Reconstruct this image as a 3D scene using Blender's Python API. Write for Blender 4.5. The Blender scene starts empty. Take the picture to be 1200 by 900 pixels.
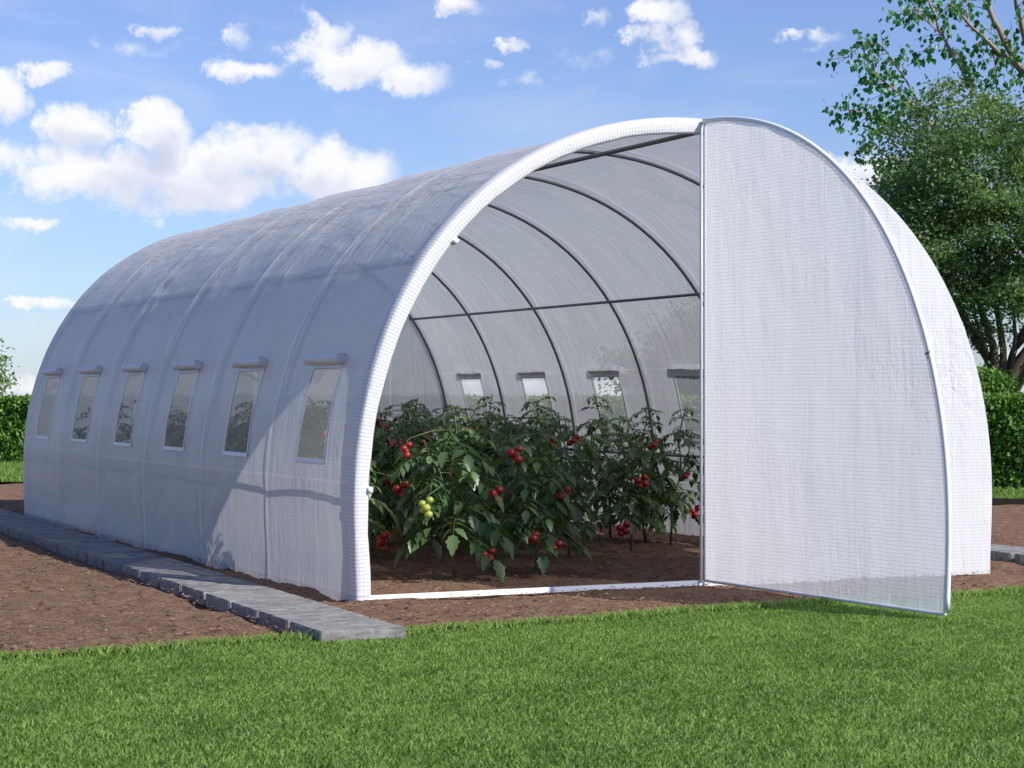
import bpy, bmesh, math, random
import numpy as np
from mathutils import Vector, Matrix, noise as mnoise

R = math.radians
scene = bpy.context.scene
rng = np.random.default_rng(7)
random.seed(7)

# ------------------------------------------------------------------ camera
F = 2362.6 / 1200.0                      # focal length over picture width
CAM = Vector((-4.4639, -7.4655, 0.8040))
YAW = -0.44517
cam_d = bpy.data.cameras.new("camera")
cam = bpy.data.objects.new("camera", cam_d)
scene.collection.objects.link(cam)
cam.location = CAM
cam.rotation_euler = (R(90), 0, YAW)
cam_d.sensor_width = 36
cam_d.lens = F * 36
cam_d.shift_y = 12.8 / 1200
cam_d.clip_start = 0.05
cam_d.clip_end = 5000
scene.camera = cam
FWD = Vector((-math.sin(YAW), math.cos(YAW), 0))
RGT = Vector((math.cos(YAW), math.sin(YAW), 0))


def at(px, py, z):
    """a point of the place seen in direction (px, py) at depth z metres"""
    return CAM + FWD * z + RGT * ((px - 600) / 2362.6 * z) + Vector((0, 0, (462.8 - py) / 2362.6 * z))


# ------------------------------------------------------------------ view
scene.view_settings.view_transform = 'Standard'
scene.view_settings.look = 'None'
scene.view_settings.gamma = 1
scene.view_settings.use_curve_mapping = False
scene.view_settings.exposure = 0.42
scene.cycles.max_bounces = 10
scene.cycles.transparent_max_bounces = 24
scene.cycles.transmission_bounces = 8

# ------------------------------------------------------------------ sun and sky
SUN = Vector((0.66, -1.10, 1.0)).normalized()
sd = bpy.data.lights.new("sun", 'SUN')
sd.energy = 4.6
sd.angle = R(0.5)
sd.color = (1.0, 0.955, 0.89)
so = bpy.data.objects.new("sun", sd)
scene.collection.objects.link(so)
so.location = (6, -10, 9)
so.rotation_euler = SUN.to_track_quat('Z', 'Y').to_euler()
SUN_EL = math.asin(SUN.z)
SUN_ROT = math.atan2(SUN.x, SUN.y)

world = bpy.data.worlds.new("World")
scene.world = world
world.use_nodes = True
WT = world.node_tree
for n in list(WT.nodes):
    WT.nodes.remove(n)


class NT:
    """small helper round a node tree"""
    def __init__(s, t):
        s.t = t

    def n(s, typ, **kw):
        nd = s.t.nodes.new(typ)
        for k, v in kw.items():
            setattr(nd, k, v)
        return nd

    def l(s, a, b):
        s.t.links.new(a, b)

    def m(s, op, a, b=None, c=None, clamp=False):
        nd = s.n('ShaderNodeMath', operation=op, use_clamp=clamp)
        for i, v in enumerate((a, b, c)):
            if v is None:
                continue
            if hasattr(v, 'is_output'):
                s.l(v, nd.inputs[i])
            else:
                nd.inputs[i].default_value = v
        return nd.outputs[0]

    def vm(s, op, a, b=None):
        nd = s.n('ShaderNodeVectorMath', operation=op)
        for i, v in enumerate((a, b)):
            if v is None:
                continue
            if hasattr(v, 'is_output'):
                s.l(v, nd.inputs[i])
            else:
                nd.inputs[i].default_value = v
        return nd.outputs['Value'] if op in ('DOT_PRODUCT', 'LENGTH') else nd.outputs['Vector']

    def mix(s, f, a, b, blend='MIX'):
        nd = s.n('ShaderNodeMix', data_type='RGBA', blend_type=blend)
        for k, v in ((0, f), (6, a), (7, b)):
            if hasattr(v, 'is_output'):
                s.l(v, nd.inputs[k])
            else:
                nd.inputs[k].default_value = v if not isinstance(v, tuple) else (v + (1,))[:4]
        return nd.outputs[2]

    def ramp(s, f, stops, interp='LINEAR'):
        nd = s.n('ShaderNodeValToRGB')
        nd.color_ramp.interpolation = interp
        els = nd.color_ramp.elements
        while len(els) < len(stops):
            els.new(0.5)
        for e, (p, c) in zip(els, stops):
            e.position = p
            e.color = (c[0], c[1], c[2], 1)
        s.l(f, nd.inputs[0])
        return nd.outputs[0]

    def noise(s, vec, scale, detail=4, rough=0.5, out='Fac', dist=0.0):
        nd = s.n('ShaderNodeTexNoise')
        nd.inputs['Scale'].default_value = scale
        nd.inputs['Detail'].default_value = detail
        nd.inputs['Roughness'].default_value = rough
        nd.inputs['Distortion'].default_value = dist
        if vec is not None:
            s.l(vec, nd.inputs['Vector'])
        return nd.outputs[out]


W = NT(WT)
w_out = W.n('ShaderNodeOutputWorld')
bg = W.n('ShaderNodeBackground')
sky = W.n('ShaderNodeTexSky', sky_type='NISHITA')
sky.sun_disc = False
sky.sun_elevation = SUN_EL
sky.sun_rotation = SUN_ROT
sky.altitude = 200
sky.air_density = 1.0
sky.dust_density = 0.3
sky.ozone_density = 3.0
bg.inputs['Strength'].default_value = 0.10
tc = W.n('ShaderNodeTexCoord').outputs['Generated']
sep = W.n('ShaderNodeSeparateXYZ')
W.l(tc, sep.inputs[0])
elev = W.m('ARCSINE', sep.outputs[2])
azim = W.m('ARCTAN2', sep.outputs[0], sep.outputs[1])      # 0 = +y, grows towards +x
# clouds: where each bank floats, by azimuth and elevation, ragged by noise
el_hi = W.m('MULTIPLY', elev, 1 / R(14), clamp=True)
blue = W.ramp(el_hi, [(0.0, (0.66, 0.76, 1.08)), (0.3, (0.76, 0.82, 1.04)), (1.0, (0.95, 0.90, 1.14))])
skyc = W.mix(1.0, sky.outputs[0], blue, 'MULTIPLY')


def ae(px, py):
    a = math.atan((px - 600) / 2362.6)
    return -YAW + a, math.atan((462.8 - py) / 2362.6 * math.cos(a))


CL = [(190, 206, 170, 40, 1), (395, 208, 78, 42, 1), (78, 145, 52, 27, 1), (178, 152, 42, 36, 1), (292, 182, 82, 34, .9),
      (60, 195, 60, 28, .8), (5, 115, 24, 32, .9), (0, 185, 40, 25, .7),
      (278, 77, 52, 17, 1), (415, 74, 72, 30, 1), (480, 90, 54, 26, 1), (385, 38, 36, 22, .75), (355, 62, 50, 18, .8),
      (168, 40, 34, 12, .85), (54, 87, 36, 14, 1), (275, 38, 18, 16, .6), (540, 8, 28, 15, .7), (596, 57, 14, 9, .75),
      (566, 80, 18, 7, .6), (772, 15, 34, 22, .8), (782, 42, 42, 22, .85), (800, 68, 44, 14, .75), (698, 20, 20, 12, .5),
      (970, 52, 40, 14, .65), (925, 48, 20, 8, .45), (22, 262, 38, 11, .9), (57, 360, 34, 9, .85), (20, 452, 60, 20, .8),
      (998, 200, 50, 28, .95), (198, 260, 14, 8, .35), (610, 100, 40, 12, .3), (150, 60, 60, 12, .3), (700, 70, 50, 14, .25),
      (700, 440, 260, 30, .5), (1190, 440, 50, 26, .7), (-150, 180, 120, 60, .9), (1400, 120, 140, 50, .9)]
warp = W.noise(tc, 30, 7, 0.68, 'Color')
wv = W.vm('SUBTRACT', warp, (0.5, 0.5, 0.5))
ws = W.n('ShaderNodeSeparateXYZ')
W.l(wv, ws.inputs[0])
az2 = W.m('ADD', azim, W.m('MULTIPLY', ws.outputs[0], 0.055))
el2 = W.m('ADD', elev, W.m('MULTIPLY', ws.outputs[1], 0.030))
acc = None
low = None
for (px, py, w_, h_, k) in CL:
    a0, e0 = ae(px, py)
    da = W.m('MULTIPLY', W.m('SUBTRACT', az2, a0), 2362.6 / (w_ * 1.25))
    de = W.m('MULTIPLY', W.m('SUBTRACT', el2, e0), 2362.6 / (h_ * 1.25))
    d2 = W.m('MULTIPLY_ADD', da, da, W.m('MULTIPLY', de, de))
    v = W.m('MULTIPLY', W.m('SUBTRACT', 1.0, d2, clamp=True), k)
    acc = v if acc is None else W.m('MAXIMUM', acc, v)
    du = W.m('ADD', de, 0.62)
    vu = W.m('MULTIPLY', W.m('SUBTRACT', 1.0, W.m('MULTIPLY_ADD', da, da, W.m('MULTIPLY', du, du)), clamp=True), k)
    low = vu if low is None else W.m('MAXIMUM', low, vu)
fine = W.noise(tc, 60, 8, 0.62)
mid = W.noise(tc, 20, 5, 0.55)
mid2 = W.noise(tc, 34, 3, 0.5)
far = W.m('MULTIPLY', W.m('SUBTRACT', W.noise(tc, 5, 4, 0.5), 0.56), 1.2, clamp=True)     # thin general cloud
away = W.m('GREATER_THAN', elev, R(16))
acc = W.m('ADD', acc, W.m('MULTIPLY', far, away))
dens = W.m('ADD', W.m('MULTIPLY', acc, 1.45), W.m('ADD', W.m('MULTIPLY', W.m('SUBTRACT', fine, 0.5), 2.3), W.m('MULTIPLY', W.m('SUBTRACT', mid2, 0.52), 1.9)))
mask = W.n('ShaderNodeMapRange', interpolation_type='SMOOTHSTEP')
W.l(dens, mask.inputs[0])
mask.inputs[1].default_value = 0.12
mask.inputs[2].default_value = 1.2
gate = W.m('MULTIPLY', acc, 3, clamp=True)
wm = W.n('ShaderNodeMapping')
W.l(tc, wm.inputs[0])
wm.inputs['Scale'].default_value = (5, 5, 16)
veil = W.m('MULTIPLY', W.m('SUBTRACT', W.noise(wm.outputs[0], 1.4, 7, 0.6, dist=0.5), 0.50), 1.6, clamp=True)
cm = W.m('MAXIMUM', W.m('MULTIPLY', mask.outputs[0], gate), W.m('MULTIPLY', veil, 0.55, clamp=True))
cshade = W.n('ShaderNodeMapRange', interpolation_type='SMOOTHSTEP')
W.l(W.m('SUBTRACT', W.m('ADD', W.m('MULTIPLY', mid, 1.5), 0.12), W.m('MULTIPLY', low, 0.50)), cshade.inputs[0])
cshade.inputs[1].default_value = 0.15
cshade.inputs[2].default_value = 0.75
ccol = W.mix(cshade.outputs[0], (4.7, 5.1, 6.6), (7.3, 7.35, 7.5))
fin = W.mix(cm, skyc, ccol)
W.l(fin, bg.inputs['Color'])
W.l(bg.outputs[0], w_out.inputs[0])

# ================================================================== helpers
COL = scene.collection


def link(o, parent=None):
    COL.objects.link(o)
    if parent is not None:
        o.parent = parent
    return o


def tag(o, label=None, cat=None, group=None, kind=None):
    if label:
        o['label'] = label
    if cat:
        o['category'] = cat
    if group:
        o['group'] = group
    if kind:
        o['kind'] = kind
    return o


def empty(name, loc=(0, 0, 0), rz=0):
    o = bpy.data.objects.new(name, None)
    o.location = loc
    o.rotation_euler = (0, 0, rz)
    o.empty_display_size = 0.1
    return link(o)


class MB:
    """collects vertices, faces, uvs, material slots and a per-vertex tint; builds ONE mesh object"""
    def __init__(s):
        s.v, s.f, s.uv, s.mi, s.t = [], [], [], [], []

    def add(s, vs, fs, uvs=None, mi=0, tint=0.5):
        b = len(s.v)
        s.v += [tuple(p) for p in vs]
        s.t += list(tint) if hasattr(tint, '__len__') else [tint] * len(vs)
        s.uv += list(uvs) if uvs is not None else [(0, 0)] * len(vs)
        for f in fs:
            s.f.append([b + i for i in f])
            s.mi.append(mi)

    def box(s, c, d, rot=None, mi=0):
        x, y, z = (k / 2 for k in d)
        vs = [Vector((i, j, k)) for i in (-x, x) for j in (-y, y) for k in (-z, z)]
        if rot is not None:
            vs = [rot @ p for p in vs]
        c = Vector(c)
        s.add([c + p for p in vs], [(0, 1, 3, 2), (4, 6, 7, 5), (0, 4, 5, 1), (2, 3, 7, 6), (0, 2, 6, 4), (1, 5, 7, 3)], mi=mi)

    def tube(s, pts, rad, n=8, mi=0, cap=True, tint=0.5):
        pts = [Vector(p) for p in pts]
        rads = rad if hasattr(rad, '__len__') else [rad] * len(pts)
        up = None
        rings = []
        for i, p in enumerate(pts):
            t = (pts[min(i + 1, len(pts) - 1)] - pts[max(i - 1, 0)]).normalized()
            if up is None:
                up = t.orthogonal().normalized()
            up = (up - t * up.dot(t)).normalized()
            bi = t.cross(up)
            rings.append([p + (up * math.cos(a) + bi * math.sin(a)) * rads[i] for a in (2 * math.pi * k / n for k in range(n))])
        vs = [q for r_ in rings for q in r_]
        fs = []
        for i in range(len(pts) - 1):
            for k in range(n):
                fs.append((i * n + k, i * n + (k + 1) % n, (i + 1) * n + (k + 1) % n, (i + 1) * n + k))
        if cap:
            fs.append(tuple(range(n))[::-1])
            fs.append(tuple((len(pts) - 1) * n + k for k in range(n)))
        s.add(vs, fs, mi=mi, tint=tint)

    def ball(s, c, r, nu=10, nv=7, squash=1.0, mi=0):
        c = Vector(c)
        vs = [c + Vector((0, 0, r * squash))]
        for j in range(1, nv):
            ph = math.pi * j / nv
            for i in range(nu):
                a = 2 * math.pi * i / nu
                vs.append(c + Vector((r * math.sin(ph) * math.cos(a), r * math.sin(ph) * math.sin(a), r * squash * math.cos(ph))))
        vs.append(c - Vector((0, 0, r * squash)))
        fs = [(0, 1 + i, 1 + (i + 1) % nu) for i in range(nu)]
        for j in range(nv - 2):
            for i in range(nu):
                a, b = 1 + j * nu + i, 1 + j * nu + (i + 1) % nu
                fs.append((a, a + nu, b + nu, b))
        L = len(vs) - 1
        o = 1 + (nv - 2) * nu
        fs += [(L, o + (i + 1) % nu, o + i) for i in range(nu)]
        s.add(vs, fs, mi=mi)

    def mesh(s, name, mats, smooth=True):
        me = bpy.data.meshes.new(name)
        me.from_pydata(s.v, [], s.f)
        for m_ in (mats if isinstance(mats, (list, tuple)) else [mats]):
            me.materials.append(m_)
        me.polygons.foreach_set('material_index', s.mi)
        me.polygons.foreach_set('use_smooth', [smooth] * len(s.f))
        uvl = me.uv_layers.new(name='UVMap')
        li = np.empty(len(me.loops), dtype=np.int32)
        me.loops.foreach_get('vertex_index', li)
        uvl.data.foreach_set('uv', np.array(s.uv, dtype=np.float32)[li].ravel())
        at_ = me.attributes.new('tint', 'FLOAT', 'POINT')
        at_.data.foreach_set('value', np.array(s.t, dtype=np.float32))
        me.update()
        return me

    def build(s, name, mats, parent=None, smooth=True):
        return link(bpy.data.objects.new(name, s.mesh(name, mats, smooth)), parent)


def np_mesh(name, V, faces, mats, tint=None, smooth=False):
    """V (n,3); faces: list of (k, (m,k) index arrays)"""
    me = bpy.data.meshes.new(name)
    nl = sum(a.size for a in faces)
    npoly = sum(len(a) for a in faces)
    me.vertices.add(len(V))
    me.vertices.foreach_set('co', V.astype(np.float32).ravel())
    me.loops.add(nl)
    me.polygons.add(npoly)
    me.loops.foreach_set('vertex_index', np.concatenate([a.ravel() for a in faces]).astype(np.int32))
    st, tot, o = [], [], 0
    for a in faces:
        k = a.shape[1]
        st.append(o + np.arange(len(a)) * k)
        tot.append(np.full(len(a), k))
        o += a.size
    me.polygons.foreach_set('loop_start', np.concatenate(st).astype(np.int32))
    me.polygons.foreach_set('loop_total', np.concatenate(tot).astype(np.int32))
    me.polygons.foreach_set('use_smooth', np.full(npoly, smooth))
    for m_ in (mats if isinstance(mats, (list, tuple)) else [mats]):
        me.materials.append(m_)
    if tint is not None:
        a = me.attributes.new('tint', 'FLOAT', 'POINT')
        a.data.foreach_set('value', tint.astype(np.float32))
    me.update(calc_edges=True)
    me.validate()
    return me


# ================================================================== materials
def mat(name):
    m_ = bpy.data.materials.new(name)
    m_.use_nodes = True
    t = NT(m_.node_tree)
    for n in list(m_.node_tree.nodes):
        m_.node_tree.nodes.remove(n)
    out = t.n('ShaderNodeOutputMaterial')
    return m_, t, out


def pbsdf(t, col, rough=0.6, spec=0.5, metal=0.0):
    p = t.n('ShaderNodeBsdfPrincipled')
    if hasattr(col, 'is_output'):
        t.l(col, p.inputs['Base Color'])
    else:
        p.inputs['Base Color'].default_value = (*col, 1)
    p.inputs['Roughness'].default_value = rough
    p.inputs['Specular IOR Level'].default_value = spec
    p.inputs['Metallic'].default_value = metal
    return p


def simple(name, col, rough=0.5, spec=0.5, metal=0.0, var=0.0, scale=30):
    m_, t, out = mat(name)
    c = col
    if var:
        tc_ = t.n('ShaderNodeTexCoord').outputs['Object']
        nz = t.noise(tc_, scale, 5, 0.6)
        c = t.mix(nz, tuple(k * (1 - var) for k in col), tuple(min(1, k * (1 + var)) for k in col))
    p = pbsdf(t, c, rough, spec, metal)
    t.l(p.outputs[0], out.inputs[0])
    return m_


def fabric(name, base, line, transl, transp, grid=0.015, line_k=0.75, wrinkle=1.0, across=False, ripples_hoop_light=False):
    m_, t, out = mat(name)
    uv = t.n('ShaderNodeTexCoord').outputs['UV']
    sp = t.n('ShaderNodeSeparateXYZ')
    t.l(uv, sp.inputs[0])

    def line_(c, g, w_):
        fr = t.m('FRACT', t.m('MULTIPLY', c, 1.0 / g))
        d = t.m('ABSOLUTE', t.m('SUBTRACT', fr, 0.5))
        mr = t.n('ShaderNodeMapRange', interpolation_type='SMOOTHSTEP')
        t.l(d, mr.inputs[0])
        mr.inputs[1].default_value = 0.5 - w_
        mr.inputs[2].default_value = 0.5
        return mr.outputs[0]
    lu = line_(sp.outputs[0], grid, 0.20)
    lv = line_(sp.outputs[1], grid, 0.20)
    ln = t.m('MAXIMUM', t.m('MULTIPLY', lu, 0.6), lv)
    # crinkles: stretched folds plus small patches of puckers
    mp = t.n('ShaderNodeMapping')
    t.l(uv, mp.inputs[0])
    mp.inputs['Scale'].default_value = (11, 1.6, 1) if not across else (1.6, 11, 1)
    w1 = t.noise(mp.outputs[0], 1.6, 4, 0.6, dist=0.6)
    mp2 = t.n('ShaderNodeMapping')
    t.l(uv, mp2.inputs[0])
    mp2.inputs['Scale'].default_value = (26, 9, 1) if not across else (9, 26, 1)
    w2 = t.noise(mp2.outputs[0], 1.3, 3, 0.6, dist=1.0)
    patch = t.m('MULTIPLY', t.m('SUBTRACT', t.noise(uv, 1.7, 2, 0.5), 0.45), 5, clamp=True)
    dirt = t.noise(mp.outputs[0], 0.9, 3, 0.5)
    hgt = t.m('ADD', t.m('MULTIPLY', w1, 0.011 * wrinkle), t.m('MULTIPLY', t.m('MULTIPLY', w2, patch), 0.012 * wrinkle))
    if ripples_hoop_light:      # slack ripples running along the roof
        mp3 = t.n('ShaderNodeMapping')
        t.l(uv, mp3.inputs[0])
        mp3.inputs['Scale'].default_value = (2.6, 20, 1)
        mp3.inputs['Rotation'].default_value = (0, 0, 0.12)
        w3 = t.noise(mp3.outputs[0], 1.0, 3, 0.55, dist=1.2)
        roof = t.m('SUBTRACT', 1.0, t.m('MULTIPLY', t.m('ABSOLUTE', t.m('SUBTRACT', sp.outputs[1], 2.75)), 0.8), clamp=True)
        hgt = t.m('ADD', hgt, t.m('MULTIPLY', t.m('MULTIPLY', w3, roof), 0.024))
    hgt = t.m('ADD', hgt, t.m('MULTIPLY', ln, 0.0006))
    bp = t.n('ShaderNodeBump')
    bp.inputs['Strength'].default_value = 0.75
    bp.inputs['Distance'].default_value = 1.0
    t.l(hgt, bp.inputs['Height'])
    c = t.mix(t.m('MULTIPLY', ln, line_k), base, line)
    c = t.mix(t.m('MULTIPLY', dirt, 0.22), c, tuple(k * 0.8 for k in base))
    if ripples_hoop_light:      # light along each hoop and the lowest rail, put into the colour as paler lines
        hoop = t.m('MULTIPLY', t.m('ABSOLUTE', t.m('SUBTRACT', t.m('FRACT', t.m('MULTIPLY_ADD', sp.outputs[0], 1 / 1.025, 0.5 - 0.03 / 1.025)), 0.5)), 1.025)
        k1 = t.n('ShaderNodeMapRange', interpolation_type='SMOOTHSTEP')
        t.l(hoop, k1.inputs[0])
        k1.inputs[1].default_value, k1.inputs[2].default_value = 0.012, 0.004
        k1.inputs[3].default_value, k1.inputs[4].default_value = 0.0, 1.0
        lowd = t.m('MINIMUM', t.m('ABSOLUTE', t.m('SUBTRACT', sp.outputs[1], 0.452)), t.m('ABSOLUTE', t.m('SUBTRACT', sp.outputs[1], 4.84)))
        hoop_light = t.m('MAXIMUM', k1.outputs[0], t.m('MULTIPLY', t.m('LESS_THAN', lowd, 0.004), 0.4))
        c = t.mix(t.m('MULTIPLY', hoop_light, 0.85), c, (0.98, 0.98, 0.99))
    p = pbsdf(t, c, 0.42, 0.35)
    t.l(bp.outputs[0], p.inputs['Normal'])
    tr = t.n('ShaderNodeBsdfTranslucent')
    t.l(c, tr.inputs['Color'])
    t.l(bp.outputs[0], tr.inputs['Normal'])
    m1 = t.n('ShaderNodeMixShader')
    m1.inputs[0].default_value = transl
    t.l(p.outputs[0], m1.inputs[1])
    t.l(tr.outputs[0], m1.inputs[2])
    tp = t.n('ShaderNodeBsdfTransparent')
    m2 = t.n('ShaderNodeMixShader')
    t.l(t.m('SUBTRACT', transp, t.m('MULTIPLY', ln, transp * 0.6)), m2.inputs[0])
    t.l(m1.outputs[0], m2.inputs[1])
    t.l(tp.outputs[0], m2.inputs[2])
    t.l(m2.outputs[0], out.inputs[0])
    return m_


M = {}
M['cover'] = fabric('woven_cover', (0.775, 0.775, 0.78), (0.54, 0.54, 0.55), 0.26, 0.13, wrinkle=1.5, ripples_hoop_light=True)
M['panel'] = fabric('woven_panel', (0.70, 0.70, 0.715), (0.50, 0.51, 0.54), 0.16, 0.03, line_k=0.45)
M['leaf_panel'] = fabric('woven_door', (0.82, 0.82, 0.85), (0.66, 0.66, 0.70), 0.50, 0.30, line_k=0.35, wrinkle=0.7)
M['band'] = fabric('woven_hem', (0.76, 0.76, 0.775), (0.36, 0.37, 0.40), 0.12, 0.0, wrinkle=0.4)
M['roll'] = simple('rolled_flap_cloth', (0.72, 0.70, 0.70), 0.55, var=0.1, scale=40)
M['trim'] = simple('white_trim', (0.78, 0.79, 0.84), 0.45)
M['white_tube'] = simple('white_tube', (0.82, 0.83, 0.86), 0.35, 0.5, var=0.04)
M['steel'] = simple('grey_steel_tube', (0.16, 0.17, 0.18), 0.4, 0.5, 0.6, var=0.15)
M['tie'] = simple('tie_cord', (0.12, 0.13, 0.15), 0.7)

# window netting: fine grey mesh, see-through between its threads
m_, t, out = mat('window_netting')
uv = t.n('ShaderNodeTexCoord').outputs['UV']
p = pbsdf(t, (0.40, 0.41, 0.42), 0.6, 0.3)
tp = t.n('ShaderNodeBsdfTransparent')
trn = t.n('ShaderNodeBsdfTranslucent')
trn.inputs['Color'].default_value = (0.8, 0.82, 0.82, 1)
mxa = t.n('ShaderNodeMixShader')
mxa.inputs[0].default_value = 0.42
t.l(p.outputs[0], mxa.inputs[1])
t.l(trn.outputs[0], mxa.inputs[2])
p = mxa
mx = t.n('ShaderNodeMixShader')
nz = t.noise(uv, 160, 2, 0.5)
t.l(t.m('ADD', 0.64, t.m('MULTIPLY', t.m('SUBTRACT', nz, 0.5), 0.3)), mx.inputs[0])
t.l(p.outputs[0], mx.inputs[1])
t.l(tp.outputs[0], mx.inputs[2])
t.l(mx.outputs[0], out.inputs[0])
M['net'] = m_


def foliage(name, dark, light, transl=0.35, rough=0.45, spec=0.4, hue_noise=None):
    m_, t, out = mat(name)
    a = t.n('ShaderNodeAttribute', attribute_name='tint')
    c = t.mix(a.outputs['Fac'], dark, light)
    if hue_noise:
        oc = t.n('ShaderNodeTexCoord').outputs['Object']
        nz = t.m('MULTIPLY', t.m('SUBTRACT', t.noise(oc, hue_noise[0], 4, 0.6), 0.42), 4, clamp=True)
        c = t.mix(t.m('MULTIPLY', nz, hue_noise[2]), c, hue_noise[1])
    p = pbsdf(t, c, rough, spec)
    tr = t.n('ShaderNodeBsdfTranslucent')
    tcol = t.mix(1.0, c, (1.25, 1.45, 0.6), 'MULTIPLY')
    t.l(tcol, tr.inputs['Color'])
    m1 = t.n('ShaderNodeMixShader')
    m1.inputs[0].default_value = transl
    t.l(p.outputs[0], m1.inputs[1])
    t.l(tr.outputs[0], m1.inputs[2])
    t.l(m1.outputs[0], out.inputs[0])
    return m_


M['grass'] = foliage('lawn_grass', (0.065, 0.15, 0.020), (0.27, 0.39, 0.095), 0.30, 0.5, 0.3, (2.2, (0.24, 0.33, 0.08), 0.45))
M['tomato_leaf'] = foliage('tomato_leaf', (0.035, 0.075, 0.03), (0.16, 0.25, 0.095), 0.28, 0.38, 0.5)
M['tomato_stem'] = simple('tomato_stem', (0.07, 0.12, 0.035), 0.6)
M['tomato_red'] = simple('ripe_tomato', (0.27, 0.012, 0.011), 0.3, 0.45, var=0.2)
M['tomato_green'] = simple('unripe_tomato', (0.30, 0.36, 0.05), 0.25, 0.6, var=0.15)
M['hedge'] = foliage('hedge_leaf', (0.05, 0.13, 0.022), (0.18, 0.32, 0.05), 0.25, 0.5, 0.3)
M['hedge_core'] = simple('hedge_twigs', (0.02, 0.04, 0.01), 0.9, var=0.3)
M['dense_leaf'] = foliage('dense_tree_leaf', (0.07, 0.13, 0.048), (0.26, 0.35, 0.15), 0.32, 0.55, 0.25)
M['poplar_leaf'] = foliage('poplar_leaf', (0.025, 0.11, 0.04), (0.09, 0.28, 0.08), 0.4, 0.4, 0.4)
M['bark'] = simple('brown_bark', (0.10, 0.075, 0.055), 0.9, 0.2, var=0.4, scale=12)
M['pale_bark'] = simple('pale_bark', (0.30, 0.22, 0.15), 0.8, 0.2, var=0.3, scale=10)

# bare soil, fine crumbs
m_, t, out = mat('bare_soil')
oc = t.n('ShaderNodeTexCoord').outputs['Object']
big = t.noise(oc, 1.1, 4, 0.55)
mid_ = t.noise(oc, 14, 6, 0.65)
st = t.n('ShaderNodeMapping')
t.l(oc, st.inputs[0])
st.inputs['Rotation'].default_value = (0, 0, 0.5)
st.inputs['Scale'].default_value = (30, 90, 60)
chip = t.noise(st.outputs[0], 1.0, 6, 0.7, dist=1.2)
gr = t.noise(oc, 160, 3, 0.6)
c = t.ramp(mid_, [(0.30, (0.11, 0.057, 0.033)), (0.5, (0.26, 0.155, 0.096)), (0.70, (0.39, 0.25, 0.162))])
c = t.mix(t.m('MULTIPLY', t.m('SUBTRACT', chip, 0.5), 6, clamp=True), c, (0.34, 0.235, 0.165))
c = t.mix(t.m('MULTIPLY', t.m('SUBTRACT', gr, 0.52), 5, clamp=True), c, (0.09, 0.05, 0.032))
c = t.mix(t.m('MULTIPLY', big, 0.35), c, (0.21, 0.12, 0.078))
p = pbsdf(t, c, 0.95, 0.15)
bp = t.n('ShaderNodeBump')
bp.inputs['Strength'].default_value = 1.0
bp.inputs['Distance'].default_value = 0.026
t.l(t.m('ADD', t.m('ADD', t.m('MULTIPLY', chip, 0.6), t.m('MULTIPLY', gr, 0.35)), mid_), bp.inputs['Height'])
t.l(bp.outputs[0], p.inputs['Normal'])
t.l(p.outputs[0], out.inputs[0])
M['soil'] = m_
M['chips'] = foliage('soil_crumbs', (0.06, 0.034, 0.024), (0.27, 0.175, 0.12), 0.0, 0.95, 0.1)

# lawn base under the blades and the far field
m_, t, out = mat('lawn_base')
oc = t.n('ShaderNodeTexCoord').outputs['Object']
c = t.ramp(t.noise(oc, 9, 6, 0.7), [(0.3, (0.035, 0.075, 0.012)), (0.7, (0.10, 0.18, 0.035))])
c = t.mix(t.m('MULTIPLY', t.noise(oc, 90, 3, 0.7), 0.6), c, (0.05, 0.10, 0.02))
p = pbsdf(t, c, 0.95, 0.1)
bp = t.n('ShaderNodeBump')
bp.inputs['Distance'].default_value = 0.03
t.l(t.noise(oc, 60, 5, 0.7), bp.inputs['Height'])
t.l(bp.outputs[0], p.inputs['Normal'])
t.l(p.outputs[0], out.inputs[0])
M['lawn_base'] = m_

# grey weathered slabs
m_, t, out = mat('grey_slab')
oc = t.n('ShaderNodeTexCoord').outputs['Object']
oi = t.n('ShaderNodeObjectInfo').outputs['Random']
ofs = t.n('ShaderNodeCombineXYZ')
t.l(t.m('MULTIPLY', oi, 37.0), ofs.inputs[0])
t.l(t.m('MULTIPLY', oi, 17.0), ofs.inputs[1])
pos = t.vm('ADD', oc, ofs.outputs[0])
st = t.n('ShaderNodeMapping')
t.l(pos, st.inputs[0])
st.inputs['Scale'].default_value = (11, 34, 20)
n1 = t.noise(st.outputs[0], 1.0, 7, 0.7, dist=0.8)
n2 = t.noise(pos, 26, 6, 0.7)
c = t.ramp(n1, [(0.33, (0.085, 0.08, 0.077)), (0.5, (0.215, 0.208, 0.20)), (0.68, (0.38, 0.37, 0.355))])
c = t.mix(t.m('MULTIPLY', t.m('SUBTRACT', n2, 0.55), 5, clamp=True), c, (0.11, 0.105, 0.10))
c = t.mix(t.m('MULTIPLY', oi, 0.3), c, (0.24, 0.235, 0.225))
p = pbsdf(t, c, 0.8, 0.3)
bp = t.n('ShaderNodeBump')
bp.inputs['Strength'].default_value = 0.6
bp.inputs['Distance'].default_value = 0.006
t.l(t.m('ADD', n1, n2), bp.inputs['Height'])
t.l(bp.outputs[0], p.inputs['Normal'])
t.l(p.outputs[0], out.inputs[0])
M['slab'] = m_

# ================================================================== ground
FRONT = np.array([(-9, -2.3), (-6, -1.62), (-3.21, -1.19), (-2.29, -1.10), (-1.4, -1.05), (-0.6, -0.93), (-0.08, -0.87), (1.0, -0.86), (3, -0.7), (9, -0.5)])


def y_front(x):
    return np.interp(x, FRONT[:, 0], FRONT[:, 1]) + 0.018 * np.sin(x * 7.1) + 0.012 * np.sin(x * 19.3 + 1)


def y_back(x):
    return 10.52 - 1.163 * x


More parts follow.
